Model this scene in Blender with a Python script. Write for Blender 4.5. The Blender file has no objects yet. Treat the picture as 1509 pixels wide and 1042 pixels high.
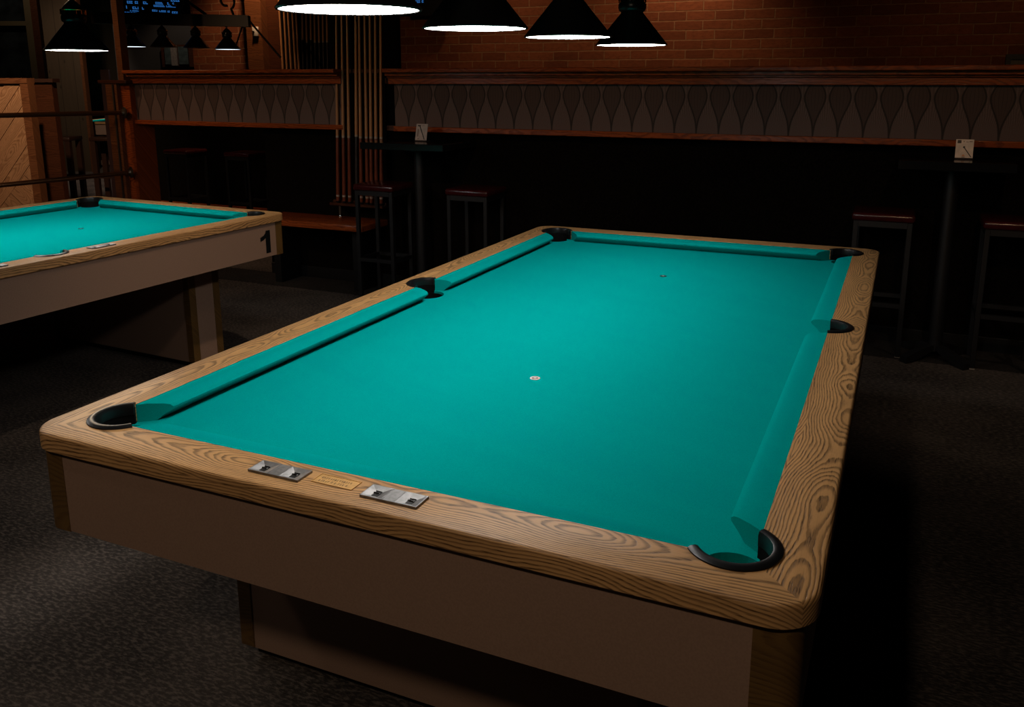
import bpy, bmesh, math, random
from mathutils import Vector, Matrix
random.seed(7)
S = bpy.context.scene
COL = S.collection
pi = math.pi
def R(d): return math.radians(d)

# ------------------------------------------------------------------ camera
CAM = Vector((0.8314, -2.4903, 1.5239))
ROT = (1.35416, 0.0, 0.41555)
F, PX, PY = 1260.37, 770.88, 395.52
cd = bpy.data.cameras.new('camera'); cam = bpy.data.objects.new('camera', cd); COL.objects.link(cam)
cam.location = CAM; cam.rotation_euler = ROT
cd.sensor_width = 36; cd.lens = F * 36 / 1509
cd.shift_x = -(PX - 754.5) / 1509; cd.shift_y = (PY - 521) / 1509
cd.clip_start = 0.05; cd.clip_end = 100
S.camera = cam
YAW = ROT[2]
from mathutils import Euler
CM = Euler(ROT).to_matrix()
FWD = Vector((-math.sin(YAW), math.cos(YAW), 0)); RGT = Vector((math.cos(YAW), math.sin(YAW), 0))
def ray(u, v): return CM @ Vector(((u - PX) / F, -(v - PY) / F, -1))
def hz(u, v, D):            # point of the photo at horizontal distance D
    d = ray(u, v); return CAM + d * (D / d.dot(FWD))
def aty(u, v, y):
    d = ray(u, v); return CAM + d * ((y - CAM.y) / d.y)

# ------------------------------------------------------------------ materials
class NT:
    def __init__(s, m): s.t = m.node_tree; s.n = s.t.nodes; s.l = s.t.links
    def new(s, ty, **k):
        n = s.n.new(ty)
        for a, b in k.items(): setattr(n, a, b)
        return n
    def put(s, inp, v):
        if isinstance(v, bpy.types.NodeSocket): s.l.new(v, inp)
        else: inp.default_value = v
    def m(s, op, a, b=0.0, c=0.0, clamp=False):
        n = s.new('ShaderNodeMath', operation=op); n.use_clamp = clamp
        s.put(n.inputs[0], a); s.put(n.inputs[1], b); s.put(n.inputs[2], c); return n.outputs[0]
    def mix(s, f, a, b):
        n = s.new('ShaderNodeMix', data_type='RGBA')
        s.put(n.inputs[0], f); s.put(n.inputs[6], a); s.put(n.inputs[7], b); return n.outputs[2]
    def ss(s, v, lo, hi, a=0.0, b=1.0):
        n = s.new('ShaderNodeMapRange', interpolation_type='SMOOTHSTEP')
        s.put(n.inputs[0], v); n.inputs[1].default_value = lo; n.inputs[2].default_value = hi
        n.inputs[3].default_value = a; n.inputs[4].default_value = b; return n.outputs[0]
    def noise(s, vec, scale, detail=2, rough=.5, dist=0.0):
        n = s.new('ShaderNodeTexNoise'); s.l.new(vec, n.inputs['Vector'])
        n.inputs['Scale'].default_value = scale; n.inputs['Detail'].default_value = detail
        n.inputs['Roughness'].default_value = rough; n.inputs['Distortion'].default_value = dist; return n.outputs[0]
    def coord(s): return s.new('ShaderNodeTexCoord').outputs['Object']
    def xyz(s, v):
        n = s.new('ShaderNodeSeparateXYZ'); s.l.new(v, n.inputs[0]); return n.outputs
    def vec(s, x, y, z):
        n = s.new('ShaderNodeCombineXYZ'); s.put(n.inputs[0], x); s.put(n.inputs[1], y); s.put(n.inputs[2], z); return n.outputs[0]
    def scale(s, v, sx, sy, sz, off=None):
        n = s.new('ShaderNodeMapping'); s.l.new(v, n.inputs[0]); n.inputs['Scale'].default_value = (sx, sy, sz)
        if off is not None: s.put(n.inputs['Location'], off)
        return n.outputs[0]
    def rnd(s): return s.new('ShaderNodeObjectInfo').outputs['Random']
    def bump(s, h, dist, strength=1.0):
        n = s.new('ShaderNodeBump'); s.l.new(h, n.inputs['Height']); n.inputs['Distance'].default_value = dist
        n.inputs['Strength'].default_value = strength; return n.outputs[0]

def mat(name, col=(.5, .5, .5), rough=.5, metal=0.0, spec=.5, emit=None, es=0.0):
    m = bpy.data.materials.new(name); m.use_nodes = True
    b = m.node_tree.nodes['Principled BSDF']
    b.inputs['Base Color'].default_value = (*col, 1); b.inputs['Roughness'].default_value = rough
    b.inputs['Metallic'].default_value = metal; b.inputs['Specular IOR Level'].default_value = spec
    if emit: b.inputs['Emission Color'].default_value = (*emit, 1); b.inputs['Emission Strength'].default_value = es
    return m
def bsdf(m): return m.node_tree.nodes['Principled BSDF']
def mottle(m, c1, c2, sc, detail=3, bump=0.0, stretch=(1, 1, 1), lo=.35, hi=.65):
    n = NT(m); v = n.scale(n.coord(), *stretch); f = n.noise(v, sc, detail)
    n.l.new(n.mix(n.ss(f, lo, hi), (*c1, 1), (*c2, 1)), bsdf(m).inputs['Base Color'])
    if bump: n.l.new(n.bump(f, bump), bsdf(m).inputs['Normal'])
    return m

def oak(name, light, dark, k=1.0, rough=.38, period=.16):
    m = mat(name, rough=rough, spec=.35); n = NT(m)
    r = n.m('MULTIPLY', n.rnd(), 37.0)
    x, y, z = n.xyz(n.coord())
    y2 = n.m('ADD', y, n.m('MULTIPLY', z, .8))
    yc = n.m('ADD', y2, n.m('MULTIPLY', n.m('SUBTRACT', n.noise(n.vec(n.m('ADD', n.m('MULTIPLY', x, 1.1), r), r, 0.0), 1.0, 1), .5), .10))
    yl = n.m('SUBTRACT', n.m('MULTIPLY', n.m('FRACT', n.m('ADD', n.m('MULTIPLY', yc, 1 / period), r)), period), period / 2)
    d = n.m('MULTIPLY', n.m('SUBTRACT', n.noise(n.vec(n.m('ADD', n.m('MULTIPLY', x, 1.9), r), 3.0, r), 1.0, 2, .5), .25), .23)
    wob = n.noise(n.vec(n.m('ADD', n.m('MULTIPLY', x, 11), r), n.m('MULTIPLY', y2, 38), z), 1.0, 3, .55)
    rr_ = n.m('SQRT', n.m('ADD', n.m('MULTIPLY', n.m('MULTIPLY', yl, yl), 2.2), n.m('MULTIPLY', d, d)))
    fld = n.m('ADD', n.m('MULTIPLY', rr_, 175 * k), n.m('MULTIPLY', wob, 1.5))
    fr = n.m('FRACT', fld)
    line = n.m('MULTIPLY', n.ss(fr, .30, .78), n.ss(fr, .86, 1.0, 1, 0))
    pore = n.noise(n.vec(n.m('MULTIPLY', x, 30), n.m('MULTIPLY', y2, 520), n.m('MULTIPLY', z, 3)), 1.0, 3, .6)
    pores = n.ss(pore, .48, .66)
    lm = n.m('MULTIPLY', line, n.m('ADD', .62, n.m('MULTIPLY', pores, .38)))
    f = n.m('ADD', n.m('MULTIPLY', lm, .98), n.m('MULTIPLY', pores, .15), clamp=True)
    tone = n.noise(n.vec(n.m('ADD', n.m('MULTIPLY', x, 2.5), r), n.m('MULTIPLY', y2, 20), r), 1.0, 2)
    mid = tuple(a * .82 for a in light)
    base = n.mix(n.ss(tone, .3, .7), (*light, 1), (*mid, 1))
    n.l.new(n.mix(f, base, (*dark, 1)), bsdf(m).inputs['Base Color'])
    n.l.new(n.bump(n.m('SUBTRACT', 1.0, f), .0006, .6), bsdf(m).inputs['Normal'])
    return m

M = {}
M['oak'] = oak('oak_rail', (.64, .345, .135), (.112, .054, .018), .80, .42)
M['cloth'] = mottle(mat('teal_cloth', rough=1.0, spec=.0), (.0004, .290, .276), (.0006, .335, .318), 700, 2, .0003)
def wave_cloth():
    m = M['cloth']; bsdf(m).inputs['Sheen Weight'].default_value = .0
wave_cloth()
M['laminate'] = mottle(mat('taupe_laminate', rough=.55, spec=.35), (.295, .180, .125), (.325, .20, .138), 260, 2)
M['strip'] = oak('dark_edge_strip', (.16, .085, .025), (.10, .05, .015), .6, .4)
M['rubber'] = mat('black_rubber', (.007, .007, .0075), .33, spec=.4)
M['rubber_in'] = mat('black_liner', (.004, .004, .004), .8, spec=.08)
M['steel'] = mottle(mat('cast_metal', rough=.5, metal=.9), (.30, .29, .285), (.20, .195, .19), 60, 3, stretch=(1, 1, 1))
M['brass'] = mottle(mat('brass', rough=.5, metal=.35), (.66, .37, .12), (.56, .31, .10), 80, 3)
M['engrave'] = mat('engraved_ink', (.10, .05, .016), .6)
M['black'] = mat('black_paint', (.004, .004, .004), .5, spec=.4)
M['shade'] = mat('lamp_black_enamel', (.006, .006, .006), .30, spec=.5)
M['lampbrass'] = mat('lamp_brass', (.75, .45, .15), .18, 1.0)
M['lit'] = mat('lit_diffuser', (.9, .9, .9), .6, emit=(1.0, .965, .925), es=25)
M['litcool'] = mat('lit_diffuser_cool', (.9, .9, .9), .6, emit=(.82, .92, 1.0), es=1.6)
M['unlit'] = mat('unlit_diffuser', (.2, .2, .2), .6)
M['frame'] = mat('black_steel', (.0075, .0075, .008), .45, spec=.5)
M['oxblood'] = mottle(mat('oxblood_vinyl', rough=.24, spec=.5), (.050, .006, .007), (.038, .005, .005), 30)
M['tabletop'] = mat('black_laminate', (.008, .008, .0085), .14, spec=.22)
M['redwood'] = oak('red_stained_wood', (.32, .070, .016), (.13, .026, .006), .35, .26)
M['darkwood'] = oak('dark_red_wood', (.070, .022, .009), (.032, .010, .004), .35, .35)
M['postwood'] = oak('brown_post_wood', (.17, .062, .024), (.085, .028, .010), .35, .4)
M['blackwall'] = mottle(mat('black_carpet_wall', rough=1.0, spec=.02), (.0030, .0025, .0020), (.0065, .0052, .0042), 90, 3)
M['cue_maple'] = mat('cue_maple', (.42, .20, .085), .35)
M['cue_butt'] = mat('cue_butt_stain', (.16, .036, .014), .3)
M['cue_dark'] = mat('cue_dark_wrap', (.02, .012, .01), .4)
M['white'] = mat('white_plastic', (.62, .60, .56), .4)
M['ringw'] = mat('pale_ring', (.36, .31, .26), .4)
M['chrome'] = mat('chrome', (.75, .73, .70), .12, 1.0)
M['bronze'] = mat('bronze_pipe', (.24, .105, .045), .30, .85)
M['flange'] = mat('dark_flange', (.11, .085, .065), .38, .8)
M['board'] = mat('rack_board_black', (.0025, .002, .002), .8, spec=.05)
M['card'] = mottle(mat('card_print', rough=.35), (.46, .36, .31), (.36, .30, .27), 30, 3)
M['ink'] = mat('card_ink', (.015, .012, .012), .5)
M['ink2'] = mat('card_ink_grey', (.16, .11, .09), .5)
M['inkor'] = mat('card_ink_orange', (.48, .20, .07), .5)
M['acrylic'] = mat('smoky_acrylic', (.04, .032, .03), .1)
M['screen'] = mat('screen_black', (.002, .002, .003), .25)
M['blue'] = mat('screen_text_blue', (.02, .05, .1), .5, emit=(.035, .20, .62), es=.5)
M['glass'] = mottle(mat('dark_glass', rough=.15, spec=.5), (.008, .009, .010), (.020, .024, .026), 5, 4)  # faint bluish reflections are mottled into the pane colour
M['olive'] = mat('olive_frame', (.085, .062, .030), .5)
M['paper'] = mottle(mat('posted_paper', rough=.7), (.22, .17, .13), (.16, .12, .10), 40)
M['greyglass'] = mottle(mat('grey_pane', rough=.3), (.07, .085, .078), (.045, .055, .05), 14)
M['purple'] = mat('plum_board', (.085, .042, .042), .5)
M['ceil'] = mat('ceiling_black', (.012, .010, .009), .9)
M['plainwall'] = mat('dark_wall', (.03, .022, .017), .8)
M['darkbrown'] = mat('dark_brown_wood', (.035, .014, .008), .4)

def carpet(name, c1, c2):
    m = mat(name, rough=.97, spec=.08); n = NT(m); v = n.coord()
    a = n.noise(n.scale(v, 46, 120, 30), 1.0, 3, .6)
    b = n.noise(n.scale(v, 1.6, 2.2, 1), 1.0, 3, .55)
    f = n.m('ADD', n.m('MULTIPLY', n.ss(a, .42, .68), .75), n.m('MULTIPLY', n.ss(b, .35, .7), .35), clamp=True)
    n.l.new(n.mix(f, (*c1, 1), (*c2, 1)), bsdf(m).inputs['Base Color'])
    n.l.new(n.bump(a, .006), bsdf(m).inputs['Normal']); return m
M['carpet'] = carpet('carpet', (.034, .028, .024), (.150, .120, .100))
M['carpet2'] = carpet('carpet_border', (.018, .015, .013), (.040, .034, .029))

def planks(name, c1, c2, width, ang=0.0):
    m = mat(name, rough=.6, spec=.3); n = NT(m); x, y, z = n.xyz(n.coord())
    ca, sa = math.cos(ang), math.sin(ang)
    u = n.m('ADD', n.m('MULTIPLY', x, ca), n.m('MULTIPLY', z, sa)); w = n.m('SUBTRACT', n.m('MULTIPLY', z, ca), n.m('MULTIPLY', x, sa))
    k = n.m('DIVIDE', u, width); idx = n.m('FLOOR', k); fr = n.m('FRACT', k)
    gap = n.m('MAXIMUM', n.ss(fr, .0, .03, 1, 0), n.ss(fr, .97, 1, 0, 1))
    g = n.noise(n.vec(n.m('MULTIPLY', u, 22), n.m('MULTIPLY', w, 1.6), n.m('MULTIPLY', idx, 5.3)), 1.0, 4, .6, .8)
    t = n.noise(n.vec(n.m('MULTIPLY', idx, 7.7), 0.0, 0.0), 1.0, 0)
    vor = n.new('ShaderNodeTexVoronoi'); n.l.new(n.vec(n.m('MULTIPLY', u, 8), n.m('MULTIPLY', w, 3.2), idx), vor.inputs['Vector']); vor.inputs['Scale'].default_value = 1
    knot = n.ss(vor.outputs['Distance'], .05, .12, 1, 0)
    f = n.m('ADD', n.m('MULTIPLY', g, .75), n.m('MULTIPLY', n.m('SUBTRACT', t, .3), .7), clamp=True)
    c = n.mix(f, (*c1, 1), (*c2, 1)); dk = tuple(a * .18 for a in c1)
    c = n.mix(n.m('MULTIPLY', knot, .8), c, (*dk, 1)); c = n.mix(n.m('MULTIPLY', gap, .8), c, (*dk, 1))
    n.l.new(c, bsdf(m).inputs['Base Color']); return m
M['plank'] = planks('dark_planks', (.095, .062, .036), (.050, .032, .018), .24)
M['herring'] = planks('knotty_planks', (.38, .20, .105), (.22, .105, .05), .105)

def brick():
    m = mat('red_brick', rough=.85, spec=.2); n = NT(m)
    x, y, z = n.xyz(n.coord())
    wob = n.noise(n.vec(n.m('MULTIPLY', x, 6), n.m('MULTIPLY', z, 6), y), 1.0, 2)
    b = n.new('ShaderNodeTexBrick'); n.l.new(n.vec(x, n.m('ADD', z, n.m('MULTIPLY', wob, .012)), 0.0), b.inputs['Vector'])
    b.inputs['Scale'].default_value = 1; b.inputs['Brick Width'].default_value = .25; b.inputs['Row Height'].default_value = .0815
    b.inputs['Mortar Size'].default_value = .006; b.inputs['Mortar Smooth'].default_value = .3; b.inputs['Bias'].default_value = -.1
    b.inputs['Color1'].default_value = (.20, .062, .027, 1); b.inputs['Color2'].default_value = (.125, .036, .016, 1)
    b.inputs['Mortar'].default_value = (.25, .13, .07, 1); b.squash = 1.0; b.offset = .42; b.offset_frequency = 2
    g = n.noise(n.vec(n.m('MULTIPLY', x, 22), n.m('MULTIPLY', z, 40), y), 1.0, 4, .65)
    n.l.new(n.mix(n.m('MULTIPLY', n.ss(g, .4, .7), .35), b.outputs['Color'], (.07, .022, .010, 1)), bsdf(m).inputs['Base Color'])
    h = n.m('SUBTRACT', n.m('MULTIPLY', g, .3), b.outputs['Fac']); n.l.new(n.bump(h, .006), bsdf(m).inputs['Normal']); return m
M['brick'] = brick()

def leafpaper():
    m = mat('leaf_wallpaper', rough=.7, spec=.3); n = NT(m)
    x, y, z = n.xyz(n.coord())
    P = .1365
    k = n.m('DIVIDE', x, P); u = n.m('SUBTRACT', n.m('FRACT', k), .5); au = n.m('ABSOLUTE', u)
    v = n.m('DIVIDE', n.m('SUBTRACT', z, 1.205), .295)
    fc = n.new('ShaderNodeFloatCurve'); n.put(fc.inputs['Value'], v)
    cv = fc.mapping.curves[0]; pts = [(0, .0), (.12, .02), (.26, .07), (.45, .21), (.62, .36), (.76, .42), (.88, .36), (1, .20)]
    cv.points[0].location = pts[0]; cv.points[1].location = pts[-1]
    for p in pts[1:-1]: cv.points.new(*p)
    fc.mapping.update()
    w = fc.outputs[0]
    d = n.m('SUBTRACT', au, w)
    inside = n.ss(d, -.015, .0, 1, 0)
    outline = n.ss(n.m('ABSOLUTE', d), .014, .055, 1, 0)
    # veins in the leaf fan out from its tip, veins between leaves from the foot
    rel = n.m('DIVIDE', u, n.m('ADD', w, .03))
    ve = n.ss(n.m('ABSOLUTE', n.m('SINE', n.m('MULTIPLY', rel, 9.5))), .0, .22, 1, 0)
    k2 = n.m('SUBTRACT', n.m('FRACT', n.m('ADD', k, .5)), .5)
    ang = n.m('DIVIDE', k2, n.m('ADD', v, .18))
    nz = n.noise(n.vec(n.m('MULTIPLY', x, 40), n.m('MULTIPLY', z, 25), 0.0), 1.0, 3)
    fan = n.ss(n.m('SINE', n.m('ADD', n.m('MULTIPLY', ang, 44), n.m('MULTIPLY', nz, 7))), .1, .9)
    grain = n.noise(n.vec(n.m('MULTIPLY', x, 300), n.m('MULTIPLY', z, 300), 0.0), 1.0, 2)
    out = n.mix(n.m('MULTIPLY', fan, .85), (.120, .078, .072, 1), (.180, .122, .112, 1))
    inn = n.mix(n.m('MULTIPLY', ve, .95), (.082, .050, .045, 1), (.024, .015, .014, 1))
    c = n.mix(inside, out, inn); c = n.mix(n.m('MULTIPLY', outline, .95), c, (.018, .013, .012, 1))
    c = n.mix(n.m('MULTIPLY', grain, .30), c, (.05, .036, .032, 1))
    n.l.new(c, bsdf(m).inputs['Base Color']); return m
M['paperwall'] = leafpaper()

# ------------------------------------------------------------------ mesh helpers
class MB:
    def __init__(s): s.b = bmesh.new()
    def box(s, x0, x1, y0, y1, z0, z1, bev=0.0, seg=2):
        r = bmesh.ops.create_cube(s.b, size=1)
        vs = r['verts']
        for v in vs: v.co = Vector(((x0 + x1) / 2 + v.co.x * (x1 - x0), (y0 + y1) / 2 + v.co.y * (y1 - y0), (z0 + z1) / 2 + v.co.z * (z1 - z0)))
        if bev:
            es = list({e for v in vs for e in v.link_edges})
            bmesh.ops.bevel(s.b, geom=es, offset=bev, segments=seg, profile=.5, affect='EDGES')
        return s
    def rings(s, loops, cap0=True, cap1=True):
        L = [[s.b.verts.new(p) for p in lp] for lp in loops]
        n = len(L[0])
        for a, b in zip(L[:-1], L[1:]):
            for i in range(n): s.b.faces.new((a[i], a[(i + 1) % n], b[(i + 1) % n], b[i]))
        if cap0: s.b.faces.new(L[0][::-1])
        if cap1: s.b.faces.new(L[-1])
        return s
    def lathe(s, prof, c=(0, 0, 0), n=32, cap0=True, cap1=True):
        return s.rings([[(c[0] + r * math.cos(2 * pi * i / n), c[1] + r * math.sin(2 * pi * i / n), c[2] + z) for i in range(n)] for r, z in prof], cap0, cap1)
    def tube(s, pts, rad, n=10):
        pts = [Vector(p) for p in pts]; rad = rad if isinstance(rad, (list, tuple)) else [rad] * len(pts)
        loops = []; up = None
        for i, p in enumerate(pts):
            t = (pts[min(i + 1, len(pts) - 1)] - pts[max(i - 1, 0)]).normalized()
            if up is None: up = t.orthogonal().normalized()
            up = (up - t * up.dot(t)).normalized(); sd = t.cross(up)
            loops.append([p + (up * math.cos(2 * pi * k / n) + sd * math.sin(2 * pi * k / n)) * rad[i] for k in range(n)])
        return s.rings(loops)
    def prism(s, outline, z0, z1):
        return s.rings([[(x, y, z0) for x, y in outline], [(x, y, z1) for x, y in outline]])
    def quad(s, a, b, c, d): s.b.faces.new([s.b.verts.new(p) for p in (a, b, c, d)]); return s
    def xf(s, mtx): bmesh.ops.transform(s.b, matrix=mtx, verts=s.b.verts); return s
    def build(s, name, material, parent=None, smooth=False, loc=None, rz=0.0, rot=None):
        bmesh.ops.recalc_face_normals(s.b, faces=s.b.faces)
        me = bpy.data.meshes.new(name); s.b.to_mesh(me); s.b.free()
        o = bpy.data.objects.new(name, me); COL.objects.link(o)
        me.materials.append(material)
        if smooth:
            me.polygons.foreach_set('use_smooth', [True] * len(me.polygons))
            try: me.set_sharp_from_angle(angle=R(38))
            except Exception: pass
        if parent: o.parent = parent
        if loc is not None: o.location = loc
        if rot is not None: o.rotation_euler = rot
        elif rz: o.rotation_euler = (0, 0, rz)
        return o
def tag(o, label=None, cat=None, group=None, kind=None):
    if label: o['label'] = label
    if cat: o['category'] = cat
    if group: o['group'] = group
    if kind: o['kind'] = kind
    return o
def empty(name, loc, rz=0.0, **k):
    o = bpy.data.objects.new(name, None); COL.objects.link(o); o.location = loc; o.rotation_euler = (0, 0, rz)
    o.empty_display_size = .1
    return tag(o, **k)
def kids(o): return [c for c in bpy.data.objects if c.parent == o]
def dup(o, loc=None, rz=None, label=None, parent=None):
    c = o.copy(); COL.objects.link(c)
    if parent is not None: c.parent = parent
    if loc is not None: c.location = loc
    if rz is not None: c.rotation_euler = (0, 0, rz)
    if label: c['label'] = label
    for ch in kids(o): dup(ch, parent=c)
    return c

# ================================================================== POOL TABLE
HW, HL = .68, 1.293                # inner edge of the wood
OW, OL = .781, 1.394               # outer edge of the wood
ZT, ZB, ZBED = .82, .780, .778
CR = .07                           # corner rounding
PCX, PCY, PR = .645, 1.258, .067   # corner pocket centre, cut radius
SX, SY, SR = .672, .075, .0665      # side pocket
def arc(cx, cy, r, a0, a1, n): return [(cx + r * math.cos(R(a0 + (a1 - a0) * i / n)), cy + r * math.sin(R(a0 + (a1 - a0) * i / n))) for i in range(n + 1)]
AE = math.degrees(math.acos((HW - PCX) / PR))       # where the pocket cut meets the inner wood line
def rail_piece(outline, nout, rotz, name, parent):
    """outline: list of (x,y,flag,nx,ny); flagged points belong to the rounded outer edge"""
    ER = .0075
    prof = [(.003, ZB), (0, ZB + .003), (0, ZT - ER)] + [(ER * (1 - math.cos(R(a))), ZT - ER + ER * math.sin(R(a))) for a in (22, 45, 67, 90)]
    loops = [[(x - nx * o * f, y - ny * o * f, z) for x, y, f, nx, ny in outline] for o, z in prof]
    mb = MB(); mb.rings(loops)
    inv = Matrix.Rotation(-rotz, 4, 'Z')
    mb.xf(inv)
    return mb.build(name, M['oak'], parent, True, rz=rotz)
def flag(pts, c=None, nrm=None):
    out = []
    for p in pts:
        if c is not None:
            v = Vector((p[0] - c[0], p[1] - c[1])).normalized(); out.append((p[0], p[1], 1, v.x, v.y))
        else: out.append((p[0], p[1], 0, 0, 0))
    return out
def end_rail(sgn, name, parent):
    oc = (OW - CR, -OL + CR)
    right = flag(arc(oc[0], oc[1], CR, -90, -45, 8), oc) + flag(arc(PCX, -PCY, PR, -45, -90 - AE, 14))
    left = [(-x, y, f, -nx, ny) for x, y, f, nx, ny in right][::-1]
    pts = right + left
    if sgn > 0: pts = [(-x, -y, f, -nx, -ny) for x, y, f, nx, ny in pts]
    return rail_piece(pts, 0, 0 if sgn < 0 else pi, name, parent)
def side_rail(sgn, name, parent):
    a = (OW - CR, -OL + CR); b = (OW - CR, OL - CR)
    pts = flag(arc(*a, CR, -45, 0, 8), a) + flag(arc(*b, CR, 0, 45, 8), b)
    pts += flag(arc(PCX, PCY, PR, 45, -AE, 14))
    sa = math.degrees(math.acos((HW - SX) / SR))
    pts += flag(arc(SX, SY, SR, sa, -sa, 14))
    pts += flag(arc(PCX, -PCY, PR, AE, -45, 14))
    if sgn < 0: pts = [(-x, y, f, -nx, ny) for x, y, f, nx, ny in pts][::-1]
    return rail_piece(pts, 0, pi / 2 if sgn > 0 else -pi / 2, name, parent)
CUSH = [(0, .770), (0, .8192), (.022, .8188), (.044, .8160), (.054, .8125), (.0595, .8065), (.0585, .8015), (.042, .789), (.031, .7785)]
def cushion(p0, p1, inward, k0, k1, parent):
    """from p0 to p1 along the wood edge, inward = unit normal into the table"""
    p0, p1, iv = Vector(p0), Vector(p1), Vector(inward); d = (p1 - p0).normalized()
    l0 = [(*(p0 + iv * t + d * (k0 * t)), z) for t, z in CUSH]; l1 = [(*(p1 + iv * t - d * (k1 * t)), z) for t, z in CUSH]
    return MB().rings([l0, l1]).build('cushion', M['cloth'], parent, True)
def horseshoe(cx, cy, a0, a1, parent):
    n = 26
    def sec(prof, cap=True):
        loops = []
        for i in range(n + 1):
            a = R(a0 + (a1 - a0) * i / n); loops.append([(cx + r * math.cos(a), cy + r * math.sin(a), z) for r, z in prof])
        return MB().rings(loops, cap, cap)
    liner = sec([(.0665, .66), (.0665, .816), (.058, .816), (.0575, .80), (.0575, .66)])
    liner.lathe([(.054, .640), (.0575, .65), (.0575, .770), (.0545, .770), (.052, .655), (.0, .650)], (cx, cy, 0), 28, True, False)
    lo = liner.build('pocket', M['rubber_in'], parent, True)
    # moulded collar standing a little proud of the wood
    rim = sec([(.0565, .800), (.0560, .818), (.0585, .8245), (.063, .8260), (.070, .8252), (.0745, .8225), (.0752, .8205), (.0668, .8200), (.0664, .800)])
    rim.build('pocket_rim', M['rubber'], lo, True)
    return lo

def score_counter(parent, x, y, rz=0.0):
    """cast plate with two sloping wells and a numbered roller in each"""
    o = bpy.data.objects
    hx, hy, z0, z1, zp = .0565, .0215, .8195, .8245, .8203
    mb = MB()
    def frame(x0, x1):
        y0, y1 = -hy, hy
        ix0, ix1, iy0, iy1 = x0 + .016, x1 - .016, y0 + .011, y1 - .014
        t = .0018
        O = [(x0, y0, z0), (x1, y0, z0), (x1, y1, z0), (x0, y1, z0)]; A = [(a, b, z1) for a, b, _ in O]
        B = [(x0 + t, y0 + t, z1), (x1 - t, y0 + t, z1), (x1 - t, y1 - t, z1), (x0 + t, y1 - t, z1)]
        C = [(ix0, iy0, zp), (ix1, iy0, zp), (ix1, iy1, zp), (ix0, iy1, zp)]
        mb.rings([O, A, B, C], True, True)
    frame(-hx, -.012); frame(.012, hx)
    mb.box(-.012, .012, -hy, hy, z0, z1, .0006, 1)
    pl = mb.build('score_counter', M['steel'], parent, loc=(x, y, 0), rz=rz)
    for sx in (-1, 1):
        cxp = sx * .0343
        MB().box(cxp - .0062, cxp + .0062, -.0095, .0065, .8203, .8209).build('slot', M['black'], pl)
        rl = MB(); rl.tube([(cxp - .0055, -.001, .8212), (cxp + .0055, -.001, .8212)], .0023, 10)
        rl.tube([(cxp - .0062, .0068, .8212), (cxp + .0062, .0068, .8212)], .0010, 6)
        rl.build('roller', M['chrome'], pl, True)
    return pl

def name_plate(parent, x, y):
    hx, hy = .0435, .0165
    mb = MB(); mb.box(-hx, hx, -hy, hy, .8195, .8208)
    for a in ((-hx, hx, -hy, -hy + .0016), (-hx, hx, hy - .0016, hy), (-hx, -hx + .0018, -hy, hy), (hx - .0018, hx, -hy, hy)):
        mb.box(*a, .8195, .8217)
    pl = mb.build('name_plate', M['brass'], parent, loc=(x, y, 0)); tag(pl, 'engraved brass plate')
    tx = MB(); rr = random.Random(3)
    for row, (x0, x1, yy) in enumerate(((-.034, .031, .0045), (-.033, .029, -.0065))):
        xx = x0
        while xx < x1:
            w = .0032
            st = rr.sample([(0, .0007, 0, .0056), (w - .0014, w - .0007, 0, .0056), (0, w - .0008, 0, .0008), (0, w - .0008, .0048, .0056), (0, w - .0008, .0024, .0032), (.0012, .0019, 0, .0056)], 3)
            for a, b, c, d in st: tx.box(xx + a, xx + b, yy - .0028 + c, yy - .0028 + d, .8207, .8210)
            xx += .0047 if rr.random() > .12 else .0075
    tx.build('engraving', M['engrave'], pl)
    return pl

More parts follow.
